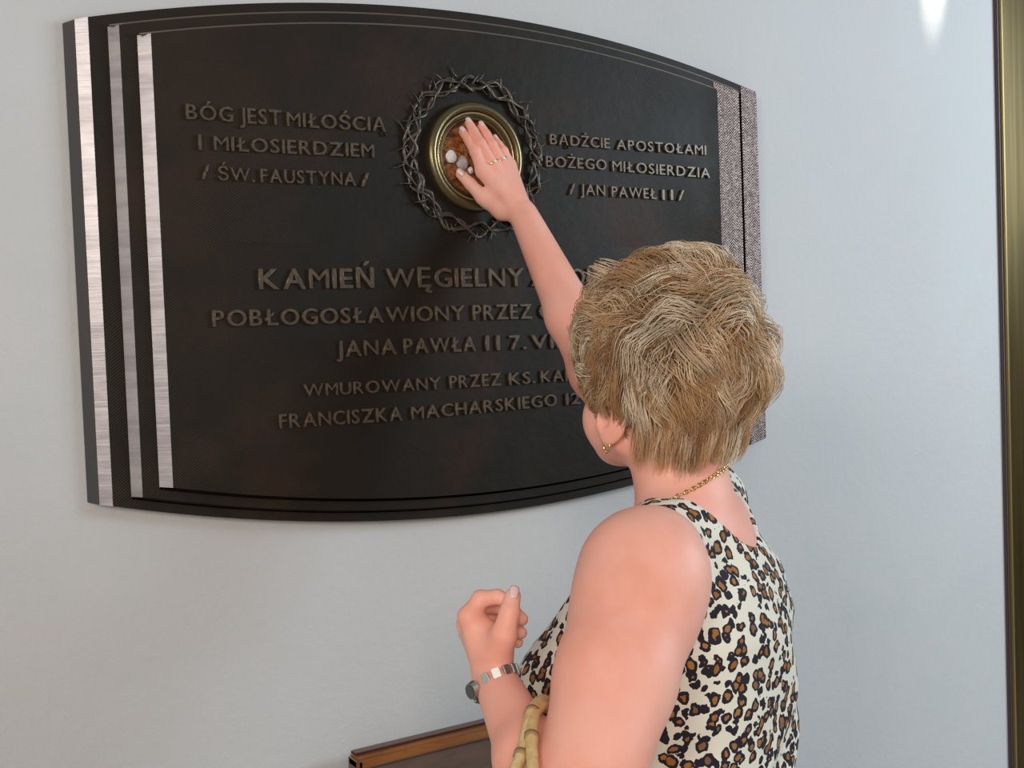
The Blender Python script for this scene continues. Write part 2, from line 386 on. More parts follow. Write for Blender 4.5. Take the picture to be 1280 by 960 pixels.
# crown of thorns
thornmat = mat('thorn_bronze', (.085, .073, .058), .36, .6); t = NT(thornmat); v = t.coord()
t.col(t.ramp(t.noise(v, 25, 4), [(.3, (.06, .054, .045)), (.6, (.13, .105, .08)), (.8, (.24, .17, .11))]))
wreath = empty('thorn_wreath', (BX, Y2, BZ+.001-PZ), plaque); wreath['label'] = 'relief crown of intertwined thorny branches around the medallion'
for s in range(4):
    pts = []; nseg = 150; ph = s*math.pi/2; wv = 7+ (s % 2)
    for i in range(nseg):
        a = 2*math.pi*i/nseg
        r = .1165+.0105*math.sin(wv*a+ph)+.002*math.sin(19*a+s)
        y = -.005-.004*math.cos(wv*a+ph+s)
        pts.append((r*math.cos(a), y, r*math.sin(a)))
    rr = [.0024+.0008*math.sin(5*i/6+s)+.0005*math.sin(i*1.7) for i in range(nseg)]
    tube('branch', pts, rr, thornmat, wreath, 6, True)
tv, tf = tube_data([(0, 0, 0), (0, .0005, .010), (.0012, .0, .019), (.0035, -.0004, .027)], [.0024, .0019, .0011, .0002], 5)
tme = None
for i in range(84):
    a = 2*math.pi*(i+random.uniform(-.3, .3))/84
    mode = i % 3
    r = .118+random.uniform(-.009, .009)
    if tme is None:
        o = mesh_obj('thorn', tv, tf, thornmat, wreath, True); tme = o.data
    else:
        o = bpy.data.objects.new('thorn', tme); COL.objects.link(o); o.parent = wreath
    o.location = (r*math.cos(a), -.006+random.uniform(-.002, .002), r*math.sin(a))
    radial = a if mode != 1 else a+math.pi
    tilt = random.choice((-1, 1))*random.uniform(.3, 1.0)
    # local z -> in-plane direction angle radial+tilt
    o.rotation_euler = Euler((random.uniform(-.1, .35), math.pi/2-(radial+tilt), 0), 'XYZ')
    s_ = random.uniform(.62, 1.0) if mode != 1 else random.uniform(.4, .62)
    o.scale = (s_*random.choice((-1, 1)), s_, s_)

# ------------------------------------------------------------------ wooden panel below
wood = mat('varnished_wood', (.30, .11, .03), .28, 0, .5, coat=.4); t = NT(wood); v = t.coord((2, 14, 14))
t.col(t.ramp(t.noise(v, 6, 5, .6, .6), [(.3, (.19, .055, .018)), (.7, (.36, .14, .04))]))
woodd = mat('dark_wood_edge', (.09, .03, .018), .3, 0, .5, coat=.3)
woodp = mat('brown_board', (.135, .085, .065), .5); t = NT(woodp); v = t.coord((3, 3, 20)); t.col(t.ramp(t.noise(v, 5, 5), [(.3, (.115, .07, .052)), (.7, (.155, .10, .075))]))
c0 = wall(441, 943, -.05); c1 = wall(820, 852, -.05)
WX0, WX1, WZ = c0[0], c0[0]+.62, c0[2]
wp = empty('wooden_backboard', ((WX0+WX1)/2, -.045, 0)); tag(wp, 'low varnished wooden board with orange-brown frame standing against the wall below the plaque', 'wooden board')
wx = (WX1-WX0)/2
box('top_rail', (0, -.004, WZ-.012), (2*wx, .034, .018), wood, wp, .0035)
box('top_edge', (0, .002, WZ-.001), (2*wx-.004, .020, .004), woodd, wp, .002)
for s in (-1, 1): box('side_stile', (s*(wx-.006), -.002, WZ/2), (.012, .038, WZ-.01), woodd if s < 0 else wood, wp, .004)
box('board', (0, .006, WZ/2-.005), (2*wx-.02, .018, WZ-.05), woodp, wp)
box('bottom_rail', (0, -.002, .05), (2*wx-.02, .038, .05), wood, wp, .005)

#@@PERSON
# ------------------------------------------------------------------ person: one implicit surface, meshed
def smin(a, b, k):
    if k <= 0: return np.minimum(a, b)
    h = np.clip(.5+.5*(b-a)/k, 0, 1); return b*(1-h)+a*h-k*h*(1-h)
def smax(a, b, k): return -smin(-a, -b, k)
def cone(P, a, b, ra, rb):
    a = np.asarray(a, np.float32); b = np.asarray(b, np.float32)
    ab = b-a; t = np.clip(((P-a)@ab)/(ab@ab), 0, 1)
    return np.linalg.norm(P-a-t[:, None]*ab, axis=1)-(ra+(rb-ra)*t)
def ell(P, c, M, r):
    """ellipsoid centre c, axes rows of M, radii r"""
    q = (P-np.asarray(c, np.float32))@np.asarray(M, np.float32).T
    r = np.asarray(r, np.float32)
    k0 = np.linalg.norm(q/r, axis=1); k1 = np.linalg.norm(q/(r*r), axis=1)+1e-9
    return k0*(k0-1)/k1
I3 = np.eye(3, dtype=np.float32)
def axes(d, up=(0, 0, 1)):
    d = np.array(d, float); d /= np.linalg.norm(d); u = np.array(up, float); u -= d*(u@d); u /= np.linalg.norm(u)
    return np.array([np.cross(u, d), u, d], np.float32)

NB = at(866, 640, 1.345)
NB[2] += 0.0
Fw = np.array([-.515, .857, 0]); Rt = np.array([.857, .515, 0]); Up = np.array([0, 0, 1.])
def B(x, y, z): return NB+x*Rt+y*Fw+z*Up
HE = at(829, 500, 1.345)                       # midpoint between the ears
ha = math.radians(2); pt = math.radians(9)
HF = np.array([-math.sin(ha)*math.cos(pt), math.cos(ha)*math.cos(pt), math.sin(pt)])
HR = np.array([math.cos(ha), math.sin(ha), 0]); HU = np.cross(HR, HF)
HM = np.array([HR, HF, HU], np.float32)
def Hd(x, y, z): return HE+x*HR+y*HF+z*HU

SL = at(803, 716, 1.19); SR = at(878, 630, 1.55)
EL = at(722, 1030, 1.03); WL = at(616, 842, 1.235)
WR = wall(655, 270, -.115); 
ER0 = (WR*.50+SR*.50); ER = wall(0, 0, 0)
ER = ER0+np.array([-.020, -.004, -.030])
# right hand, palm on the recess
def hp(px, py, y): return wall(px, py, y)
RH = dict(
 index=[hp(603.5, 214, -.083), hp(594, 190, -.082), hp(585.5, 175, -.072), hp(578.5, 165, -.063)],
 middle=[hp(617, 208, -.085), hp(601, 180, -.083), hp(592.5, 165, -.072), hp(586, 154, -.063)],
 ring=[hp(628, 204, -.083), hp(615, 181, -.081), hp(608, 168, -.071), hp(602, 158, -.063)],
 little=[hp(638, 206, -.079), hp(629.5, 189, -.076), hp(624, 181, -.068), hp(619.5, 174, -.062)],
 thumb=[hp(628, 262, -.088), hp(603, 246, -.078), hp(587.5, 229.5, -.070), hp(576, 218, -.064)])
RR = dict(index=(.0108, .0085, .0076, .0066), middle=(.0095, .0087, .0078, .0068), ring=(.0093, .0082, .0074, .0064), little=(.0085, .0072, .0064, .0056), thumb=(.016, .0115, .0095, .0082))
# left hand, loosely closed
def lp(px, py, z): return at(px, py, z)
LH = dict(
 index=[lp(586, 771, 1.238), lp(601, 749, 1.245), lp(622, 746, 1.236), lp(634, 751, 1.232)],
 middle=[lp(584, 780, 1.258), lp(604, 756, 1.277), lp(636, 760, 1.272), lp(652, 774, 1.252)],
 ring=[lp(586, 791, 1.276), lp(610, 772, 1.298), lp(638, 778, 1.288), lp(651, 791, 1.266)],
 little=[lp(591, 802, 1.290), lp(614, 790, 1.308), lp(636, 794, 1.298), lp(647, 803, 1.280)],
 thumb=[lp(622, 820, 1.222), lp(630, 793, 1.208), lp(637, 765, 1.212), lp(641, 745, 1.220)])
LR = dict(index=(.0110, .0098, .0085, .0072), middle=(.0105, .0095, .0085, .0075), ring=(.010, .009, .008, .0072), little=(.0095, .0082, .0074, .0064), thumb=(.0160, .0135, .0110, .0088))

def hand_sdf(P, H, Rr, W, wr):
    d = None
    for f in ('index', 'middle', 'ring', 'little'):
        m = H[f][0]; c = cone(P, W+(m-W)*.12, m, wr*.62, Rr[f][0]*1.12)
        d = c if d is None else smin(d, c, .008)
    t = H['thumb']; d = smin(d, cone(P, W+(t[0]-W)*.3, t[0], .014, Rr['thumb'][0]), .012)
    d = smin(d, cone(P, t[0], t[1], Rr['thumb'][0], Rr['thumb'][1]), .008)
    # web between thumb and palm
    d = smin(d, cone(P, t[0]*.25+t[1]*.75, (H['index'][0]*.62+W*.38), .010, .011), .012)
    th = smin(cone(P, t[1], t[2], Rr['thumb'][1], Rr['thumb'][2]), cone(P, t[2], t[3], Rr['thumb'][2], Rr['thumb'][3]), .003)
    d = smin(d, th, .004)
    fs = None
    for f in ('index', 'middle', 'ring', 'little'):
        q = H[f]; r = Rr[f]
        c = cone(P, q[0], q[1], r[0], r[1])
        c = smin(c, cone(P, q[1], q[2], r[1]*.97, r[2]), .002); c = smin(c, cone(P, q[2], q[3], r[2]*.97, r[3]), .002)
        c = smin(c, np.linalg.norm(P-q[1].astype(np.float32), axis=1)-r[1]*1.04, .003)
        fs = c if fs is None else smin(fs, c, .0012)
    return smin(d, fs, .005)

def torso(P, off=0.0):
    q = (P-NB.astype(np.float32)); x = q@Rt.astype(np.float32); y = q@Fw.astype(np.float32); z = q[:, 2]
    hz = [.02, -.03, -.075, -.13, -.20, -.28, -.38, -.46, -.56, -.68, -.80]
    wd = [.058, .082, .150, .163, .165, .166, .158, .160, .180, .178, .165]
    dp = [.052, .068, .092, .110, .119, .119, .110, .112, .132, .130, .120]
    cy = [.000, .000, .002, .008, .018, .026, .032, .032, .020, .015, .010]
    w_ = np.interp(-z, [-h for h in hz], wd)+off; d_ = np.interp(-z, [-h for h in hz], dp)+off; c_ = np.interp(-z, [-h for h in hz], cy)
    e = (np.abs(x/w_)**2.3+np.abs((y-c_)/d_)**2.3)**(1/2.3)
    d = (e-1)*np.minimum(w_, d_)
    d = smax(d, z-.005-off, .04); d = smax(d, -z-.80, .02)
    for s in (-1, 1):
        d = smin(d, ell(P, B(s*.074, .128, -.232), HM*0+np.array([Rt, Fw, Up], np.float32), (.080+off, .080+off, .082+off)), .04)
        d = smin(d, cone(P, B(s*.070, .045, -.085), B(s*.072, .105, -.19), .060+off, .072+off), .03)
    return d.astype(np.float32)

def bbx(pts, m):
    P = np.array(pts); return P.min(0)-m, P.max(0)+m
rb = bbx([p for q in RH.values() for p in q]+[WR], .03); lb = bbx([p for q in LH.values() for p in q]+[WL], .03)
def near(d, P, lo, hi, fn, k, m=.03):
    i = np.nonzero(((P > lo-m) & (P < hi+m)).all(1))[0]
    if len(i): d = d.copy(); d[i] = smin(d[i], fn(P[i]), k)
    return d
def lhand(Q):
    e = hand_sdf(Q, LH, LR, WL, .0245)
    e = smin(e, cone(Q, lp(620, 800, 1.230), lp(598, 779, 1.246), .014, .012), .010)
    e = smin(e, cone(Q, lp(612, 812, 1.240), lp(600, 795, 1.262), .022, .016), .012)
    return e
def body_sdf(P):
    z = P[:, 2]; d = np.full(len(P), 1.0, np.float32)
    u = z > .66
    if u.any(): d[u] = upper_sdf(P[u])
    l = z < .80
    if l.any(): d[l] = np.minimum(d[l], lower_sdf(P[l]))
    return d
def head_sdf(P):
    h = ell(P, Hd(0, -.012, .048), HM, (.074, .094, .088))
    h = smin(h, ell(P, Hd(0, .040, -.022), HM, (.056, .052, .062)), .03)
    h = smin(h, ell(P, Hd(0, .064, -.068), HM, (.030, .028, .022)), .03)          # chin
    for s in (-1, 1):
        h = smin(h, ell(P, Hd(s*.040, .048, -.030), HM, (.033, .036, .040)), .02)      # cheek
        h = smin(h, cone(P, Hd(s*.053, .006, -.044), Hd(s*.022, .062, -.070), .018, .016), .02)
        h = smax(h, -ell(P, Hd(s*.031, .096, .012), HM, (.017, .012, .011)), .010)      # eye socket
        h = smin(h, cone(P, Hd(s*.016, .093, .028), Hd(s*.048, .080, .028), .005, .004), .008)
        ea = ell(P, Hd(s*.0815, -.004, -.016), np.array(Matrix.Rotation(s*.38, 3, 'Z'), np.float32)@HM, (.0070, .020, .031))
        ea = smax(ea, -ell(P, Hd(s*.090, .002, -.012), HM, (.008, .011, .018)), .004)
        ea = smin(ea, ell(P, Hd(s*.0775, .004, -.043), HM, (.007, .009, .010)), .006)
        h = smin(h, ea, .004)
    h = smin(h, cone(P, Hd(0, .088, .018), Hd(0, .112, -.018), .007, .011), .010)
    for s in (-1, 1): h = smin(h, np.linalg.norm(P-Hd(s*.011, .101, -.022).astype(np.float32), axis=1)-.0075, .006)
    h = smin(h, ell(P, Hd(0, .090, -.046), HM, (.022, .010, .0055)), .004); h = smin(h, ell(P, Hd(0, .088, -.055), HM, (.019, .010, .006)), .003)
    return h
def lower_sdf(P):
    d = np.full(len(P), 1.0, np.float32)
    # hips and legs
    for s in (-1, 1):
        hip = B(s*.085, .01, -.72); kn = B(s*.085, .03, -1.0); kn[2] = .46; an = B(s*.085, -.0, 0); an[2] = .085
        d = smin(d, cone(P, hip, kn, .080, .056), .02)
        cf = kn*.65+an*.35; cf = cf-Fw*.018
        d = smin(d, cone(P, kn, cf, .052, .053), .02); d = smin(d, cone(P, cf, an, .052, .036), .02)
        d = smin(d, cone(P, an-Fw*.02-Up*.03, an+Fw*.13-Up*.055, .033, .022), .02)
    return d
def upper_sdf(P):
    d = torso(P)
    d = smin(d, cone(P, B(0, .0, -.03), HE+.0*HF-.045*HU-.022*HF, .060, .055), .03)                 # neck
    d = smin(d, cone(P, B(-.058, .000, -.012), SL+np.array([0, 0, .010])+Rt*.02, .044, .046), .04)             # trapezius to shoulders
    d = smin(d, cone(P, B(.058, .0, -.016), SR, .042, .046), .03)
    # left arm
    ML = SL*.55+EL*.45
    a = cone(P, SL, ML, .0660, .0580); a = smin(a, cone(P, ML, EL, .0590, .0480), .02)
    a = smin(a, ell(P, SL+np.array([-.004, -.004, -.02]), axes(EL-SL), (.064, .063, .088)), .03)
    mf_ = EL*.62+WL*.38-CR*.010
    a = smin(a, cone(P, EL, mf_, .0415, .0345), .02); a = smin(a, cone(P, mf_, WL, .0340, .0228), .02)
    d = smin(d, a, .022)
    # right arm, raised
    b = cone(P, SR, ER, .056, .041); m2 = ER*.66+WR*.34
    b = smin(b, cone(P, ER, m2, .0405, .0375), .02); b = smin(b, cone(P, m2, WR, .0375, .0232), .02)
    d = smin(d, b, .03)
    d = near(d, P, *rb, lambda Q: hand_sdf(Q, RH, RR, WR, .0235), .006)
    d = near(d, P, *lb, lhand, .008)
    # head
    d = near(d, P, HE-.14, HE+.16, head_sdf, .022)
    return d

def nets(fn, lo, hi, h, newton=2, blk=8):
    lo = np.array(lo, float); n = np.ceil((np.array(hi)-lo)/h).astype(int)+1
    nb = np.ceil(n/blk).astype(int); n = nb*blk+1
    bi = np.stack(np.meshgrid(*[np.arange(k) for k in nb], indexing='ij'), -1).reshape(-1, 3)
    cen = (lo+(bi+.5)*blk*h).astype(np.float32); cd_ = fn(cen)
    act = np.abs(cd_) < blk*h*1.05
    V = np.ones(tuple(n), np.float32)
    sgn = np.repeat(np.repeat(np.repeat(np.where(cd_ < 0, -1, 1).reshape(tuple(nb)), blk, 0), blk, 1), blk, 2)
    V[:-1, :-1, :-1] = sgn
    g = np.stack(np.meshgrid(*[np.arange(blk+1)]*3, indexing='ij'), -1).reshape(-1, 3)
    ab = bi[act]
    for i in range(0, len(ab), 400):
        idx = (ab[i:i+400, None, :]*blk+g[None]).reshape(-1, 3)
        V[idx[:, 0], idx[:, 1], idx[:, 2]] = fn((lo+idx*h).astype(np.float32))
    ins = V < 0
    c = [ins[dx:n[0]-1+dx, dy:n[1]-1+dy, dz:n[2]-1+dz] for dx in (0, 1) for dy in (0, 1) for dz in (0, 1)]
    s = sum(x.astype(np.int8) for x in c); cells = np.argwhere((s > 0) & (s < 8))
    ci = np.full(tuple(n-1), -1, np.int32); ci[cells[:, 0], cells[:, 1], cells[:, 2]] = np.arange(len(cells))
    acc = np.zeros((len(cells), 3)); cnt = np.zeros(len(cells))
    co = [(a, b, c_) for a in (0, 1) for b in (0, 1) for c_ in (0, 1)]
    for i_, a in enumerate(co):
        for b in co[i_+1:]:
            if sum(abs(np.array(a)-b)) != 1: continue
            va = V[cells[:, 0]+a[0], cells[:, 1]+a[1], cells[:, 2]+a[2]]; vb = V[cells[:, 0]+b[0], cells[:, 1]+b[1], cells[:, 2]+b[2]]
            m = (va < 0) != (vb < 0); t_ = np.where(m, va/(va-vb+1e-20), 0)
            p = np.array(a)+(np.array(b)-np.array(a))*t_[:, None]
            acc[m] += p[m]; cnt[m] += 1
    P = lo+(cells+acc/cnt[:, None])*h
    F = []
    for ax in range(3):
        sl0 = [slice(None)]*3; sl1 = [slice(None)]*3; sl0[ax] = slice(0, n[ax]-1); sl1[ax] = slice(1, n[ax])
        A = ins[tuple(sl0)]; Bn = ins[tuple(sl1)]
        e = np.argwhere(A != Bn); u, v_ = (ax+1) % 3, (ax+2) % 3
        ok = (e[:, u] > 0) & (e[:, v_] > 0) & (e[:, u] < n[u]-1) & (e[:, v_] < n[v_]-1); e = e[ok]
        fl_ = A[e[:, 0], e[:, 1], e[:, 2]]
        q = []
        for du, dv in ((1, 1), (0, 1), (0, 0), (1, 0)):
            k = e.copy(); k[:, u] -= du; k[:, v_] -= dv; q.append(ci[k[:, 0], k[:, 1], k[:, 2]])
        q = np.stack(q, 1); q[~fl_] = q[~fl_][:, ::-1]; F.append(q)
    F = np.concatenate(F); F = F[(F >= 0).all(1)]
    for _ in range(newton):
        Pf = P.astype(np.float32); d0 = fn(Pf); e_ = .0006; G = np.zeros_like(P)
        for k in range(3):
            dd = np.zeros(3, np.float32); dd[k] = e_; G[:, k] = (fn(Pf+dd)-fn(Pf-dd))/(2*e_)
        gl = np.linalg.norm(G, axis=1)+1e-6
        st = np.clip(d0/gl, -h*.7, h*.7)
        P = P-G/gl[:, None]*st[:, None]
    return P, F
def np_mesh(name, P, F, m, parent=None, smooth=True):
    me = bpy.data.meshes.new(name); me.vertices.add(len(P)); me.vertices.foreach_set('co', np.asarray(P, np.float32).ravel())
    k = F.shape[1]; me.loops.add(F.size); me.loops.foreach_set('vertex_index', F.astype(np.int32).ravel())
    me.polygons.add(len(F)); me.polygons.foreach_set('loop_start', np.arange(0, F.size, k, dtype=np.int32)); me.polygons.foreach_set('loop_total', np.full(len(F), k, np.int32))
    me.update(calc_edges=True); me.validate()
    if smooth: me.polygons.foreach_set('use_smooth', [True]*len(me.polygons))
    me.materials.append(m); o = bpy.data.objects.new(name, me); COL.objects.link(o)
    if parent: o.parent = parent
    return o
def regions(fn, parts, dflt, lo, hi):
    """parts: (lo,hi,h) boxes meshed finer; the rest at the default step"""
    Ps = []; Fs = []; nvt = 0
    def add(P, F):
        nonlocal nvt
        Ps.append(P); Fs.append(F+nvt); nvt += len(P)
    P, F = nets(fn, lo, hi, dflt)
    c = P[F].mean(1); keep = np.ones(len(F), bool)
    for l, h_, _ in parts: keep &= ~((c > np.array(l)+.004) & (c < np.array(h_)-.004)).all(1)
    add(P, F[keep])
    for l, h_, s in parts:
        P, F = nets(fn, l, h_, s); c = P[F].mean(1)
        F = F[((c > np.array(l)-.001) & (c < np.array(h_)+.001)).all(1)]; add(P, F)
    P = np.concatenate(Ps); F = np.concatenate(Fs)
    used = np.unique(F); mp = -np.ones(len(P), np.int64); mp[used] = np.arange(len(used)); return P[used], mp[F]

skin = mat('skin', (.72, .40, .30), .5, 0, .35, sss=.25, sssr=(1, .35, .2)); t = NT(skin); v = t.coord()
t.col(t.ramp(t.noise(v, 9, 5, .55), [(.28, (.86, .36, .25)), (.5, (.96, .46, .355)), (.72, (.98, .53, .42))]))
t.bump(t.math('ADD', t.noise(v, 420, 3), t.math('MULTIPLY', t.noise(v, 90, 4), .8)), .12, .001)
root = empty('person', (NB[0], NB[1], 0))
tag(root, 'woman with short blonde hair in sleeveless leopard print top reaching her hand to the plaque', 'person')
def pobj(o):
    o.parent = root; o.matrix_parent_inverse = Matrix.Identity(4)
    o.location = (-NB[0], -NB[1], 0); return o
ZC = .74
Pu, Fu = nets(body_sdf, (NB[0]-.42, NB[1]-.30, ZC), (NB[0]+.36, -.03, 1.92), .0026)
Pl, Fl = nets(body_sdf, (NB[0]-.30, NB[1]-.30, .001), (NB[0]+.30, NB[1]+.30, ZC+.01), .008)
P = np.concatenate([Pu, Pl]); F = np.concatenate([Fu, Fl+len(Pu)])
pobj(np_mesh('body', P, F, skin))

# nails
nailm = mat('nail', (.86, .58, .55), .2, 0, .6)
def nail(tip, prev, outn, r, name='nail', tint=nailm):
    d = tip-prev; d /= np.linalg.norm(d); n_ = outn-d*(outn@d); n_ /= np.linalg.norm(n_); s = np.cross(d, n_)
    c = tip+d*r*.25+n_*r*.62
    V = []; Fc = []
    for i in range(7):
        for k in range(7):
            u = (i/6-.5)*2; w_ = (k/6-.5)*2
            uu = u*math.sqrt(1-.45*w_*w_); ww = w_*math.sqrt(1-.25*u*u)
            V.append(c+s*uu*r*.60+d*ww*r*.85+n_*(r*.44*(1-.60*uu*uu)-.20*r*max(0, ww)**2))
    for i in range(6):
        for k in range(6): Fc.append((i*7+k, i*7+k+1, (i+1)*7+k+1, (i+1)*7+k))
    o = mesh_obj(name, V, Fc, tint, None, True); md = o.modifiers.new('s', 'SOLIDIFY'); md.thickness = .0006; pobj(o)
for f in RH:
    q = RH[f]; nail(q[3], q[2], np.array([-.25, -1, .05]) if f != 'thumb' else np.array([-.5, -.9, .3]), RR[f][3])
q = LH['thumb']; nail(q[3], q[2], np.array([-.45, -.85, .15]), LR['thumb'][3])

# face details
eyew = mat('eye', (.8, .8, .8), .1); iris = mat('iris', (.10, .16, .22), .1); lipm = mat('lips', (.62, .22, .20), .35); browm = mat('brow', (.22, .14, .08), .7)
for s in (-1, 1):
    c = Hd(s*.031, .083, .010); bm = bmesh.new(); bmesh.ops.create_uvsphere(bm, u_segments=20, v_segments=12, radius=.0115, matrix=Matrix.Translation(c)); e = pobj(bm_obj('eye', bm, eyew, None, True))
    c2 = c+HF*.0085; bm = bmesh.new(); bmesh.ops.create_uvsphere(bm, u_segments=16, v_segments=8, radius=.0048, matrix=Matrix.Translation(c2)); i_ = bm_obj('iris', bm, iris, e, True)
    pobj(tube('eyebrow', [Hd(s*.016, .0985, .032), Hd(s*.030, .0965, .037), Hd(s*.046, .083, .033)], [.0022, .003, .001], browm, None, 6, flat=.6))
pobj(tube('lips', [Hd(-.021, .0945, -.050), Hd(-.008, .1005, -.049), Hd(.008, .1005, -.049), Hd(.021, .0945, -.050)], [.001, .003, .003, .001], lipm, None, 8))

# ------------------------------------------------------------------ clothes
leo = mat('leopard_fabric', (.9, .85, .75), .7, 0, .2); t = NT(leo); v = t.coord()
wob = t.new('ShaderNodeTexNoise'); wob.inputs['Scale'].default_value = 70; wob.inputs['Detail'].default_value = 3; t.l.new(v, wob.inputs['Vector'])
vm = t.new('ShaderNodeVectorMath'); vm.operation = 'MULTIPLY_ADD'; t.l.new(wob.outputs['Color'], vm.inputs[0]); vm.inputs[1].default_value = (.014, .014, .014); t.l.new(v, vm.inputs[2])
vo = t.new('ShaderNodeTexVoronoi'); vo.inputs['Scale'].default_value = 70; vo.inputs['Randomness'].default_value = .85; t.l.new(vm.outputs[0], vo.inputs['Vector'])
dist = vo.outputs['Distance']
br = t.noise(v, 110, 2)
inner = t.math('LESS_THAN', t.math('ADD', dist, t.math('MULTIPLY', br, .24)), .40)
outer = t.math('LESS_THAN', t.math('ADD', dist, t.math('MULTIPLY', t.noise(v, 95, 2), -.22)), .415)
tan = t.ramp(vo.outputs['Color'], [(.2, (.36, .13, .025)), (.6, (.44, .20, .05)), (.9, (.20, .11, .07))])
c_ = t.mix(outer, (.84, .79, .66), (.022, .017, .026)); c_ = t.mix(inner, c_, tan); t.col(c_)
t.bump(t.noise(v, 700, 2), .15, .0006)
b3 = np.stack([Rt, Fw, Up])
def top_sdf(P):
    q = P-NB.astype(np.float32); x = q@Rt.astype(np.float32); y = q@Fw.astype(np.float32); z = q[:, 2]
    lo_ = np.clip((-z-.22)/.5, 0, 1)
    fold = .0058*np.sin(38*x+26*z+4*np.sin(9*z+x*6))*np.clip((-z-.10)/.12, 0, 1)+.0048*np.sin(55*x-60*z+3*np.sin(17*z))*np.clip((-z-.2)/.1, 0, 1)*(y < .03)
    d = torso(P, .0)
    d = smin(d, cone(P, B(-.058, .000, -.012), SL+np.array([0, 0, .010])+Rt*.02, .044, .046), .04)
    d = smin(d, cone(P, B(.058, .0, -.016), SR, .042, .046), .03); d = smin(d, cone(P, SR, SR+(ER-SR)*.2, .055, .052), .02)
    d = d-.0060-.012*lo_+np.minimum(fold, .0028+.008*lo_)
    # arm holes
    ua = (EL-SL)/np.linalg.norm(EL-SL)
    la = ell(P, SL-Rt*.058+Up*-.030, np.array([Rt, Fw, Up], np.float32), (.086, .074, .108))
    d = smax(d, -la, .003)
    ra = cone(P, SR+(ER-SR)*.24+Rt*.01, ER, .056, .09)
    d = smax(d, -ra, .003)
    # neckline: V at the back, scoop at the front
    zb = -.036; vb_ = np.abs(x)-.075*np.clip((z-zb)/.088, -1, 1.3)**.8 if False else np.abs(x)-(.082*np.sqrt(np.clip((z-zb)/.06, 0, 1.6))-.25*np.clip(zb-z, 0, 1))
    vcut = np.maximum(vb_, y-.02)
    fr = np.maximum(np.maximum(np.abs(x)-.088, -.115-z), -y-.0)
    neck = cone(P, B(0, .006, -.02), B(0, .0, .12), .067, .075)
    d = smax(d, -vcut, .003); d = smax(d, -fr, .004); d = smax(d, -neck, .003)
    d = np.maximum(d, -z-.66); d = np.maximum(d, z-.03)
    return d
P, F = nets(top_sdf, NB+np.array([-.27, -.27, -.70]), NB+np.array([.27, .27, .06]), .0036, 0)
tp = pobj(np_mesh('leopard_top', P, F, leo)); tp['label'] = 'sleeveless cream top with brown and black leopard spots'
for _ in range(1):
    md = tp.modifiers.new('sm', 'SMOOTH'); md.factor = .5; md.iterations = 2
skirtm = mat('skirt_fabric', (.04, .035, .045), .8)
def skirt_sdf(P):
    q = P-NB.astype(np.float32); x = q@Rt.astype(np.float32); y = q@Fw.astype(np.float32); z = q[:, 2]
    k = np.clip((-z-.5)/.45, 0, 1); ang = np.arctan2(y, x)
    w_ = .165+.075*k+.008*k*np.sin(ang*11); d_ = .125+.085*k+.008*k*np.sin(ang*11)
    e = (np.sqrt((x/w_)**2+((y-.018)/d_)**2)-1)*np.minimum(w_, d_)
    return np.maximum(np.maximum(e, z+.5), -z-.93)
P, F = nets(skirt_sdf, NB+np.array([-.32, -.32, -.98]), NB+np.array([.32, .32, -.45]), .009, 0)
pobj(np_mesh('skirt', P, F, skirtm))
shoem = mat('shoe_leather', (.05, .035, .03), .35)
for s in (-1, 1):
    an = B(s*.085, 0, 0); an[2] = .085
    def shoe(P, an=an):
        z = P[:, 2]
        d = cone(P, an-Fw*.02-Up*.035, an+Fw*.14-Up*.055, .040, .030); d = smin(d, cone(P, an-Fw*.03-Up*.03, an-Fw*.03-Up*.07, .032, .028), .01)
        return np.maximum(np.maximum(d, z-.075), .0015-z)
    P, F = nets(shoe, an-.25*np.ones(3)+np.array([0, 0, .165]), an+np.array([.25, .25, .02]), .005, 0)
    pobj(np_mesh('shoe', P, F, shoem))

# ------------------------------------------------------------------ hair
SCc = np.array([0, -.012, .050]); SCr = np.array([.080, .100, .096])
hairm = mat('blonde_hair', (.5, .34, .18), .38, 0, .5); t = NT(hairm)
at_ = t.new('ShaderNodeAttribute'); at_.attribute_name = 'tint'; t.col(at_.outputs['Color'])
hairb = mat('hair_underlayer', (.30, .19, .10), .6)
def cap_sdf(P):
    q = (P-HE.astype(np.float32))@HM.T
    d = ell(q, SCc, I3, SCr+.010)
    low = ell(q, (0, -.050, -.018), I3, (.056, .044, .040)); d = smin(d, low, .03)
    cut = np.maximum(q[:, 1]-.055, -(q[:, 1]-.0)*0+q[:, 2]-.075+0*q[:, 0])
    face = np.maximum(-(q[:, 1]-.045-.35*np.clip(q[:, 2], -.1, .1)), q[:, 2]-.085)
    d = smax(d, -face, .01)
    ear = ell(q, (-.09, .004, -.030), I3, (.045, .026, .034)); ear2 = ell(q, (.09, .004, -.030), I3, (.045, .026, .034))
    d = smax(smax(d, -ear, .006), -ear2, .006)
    return d
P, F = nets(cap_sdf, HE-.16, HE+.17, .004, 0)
hair = pobj(np_mesh('hair', P, F, hairb)); hair['label'] = 'short layered blonde hair with darker roots'

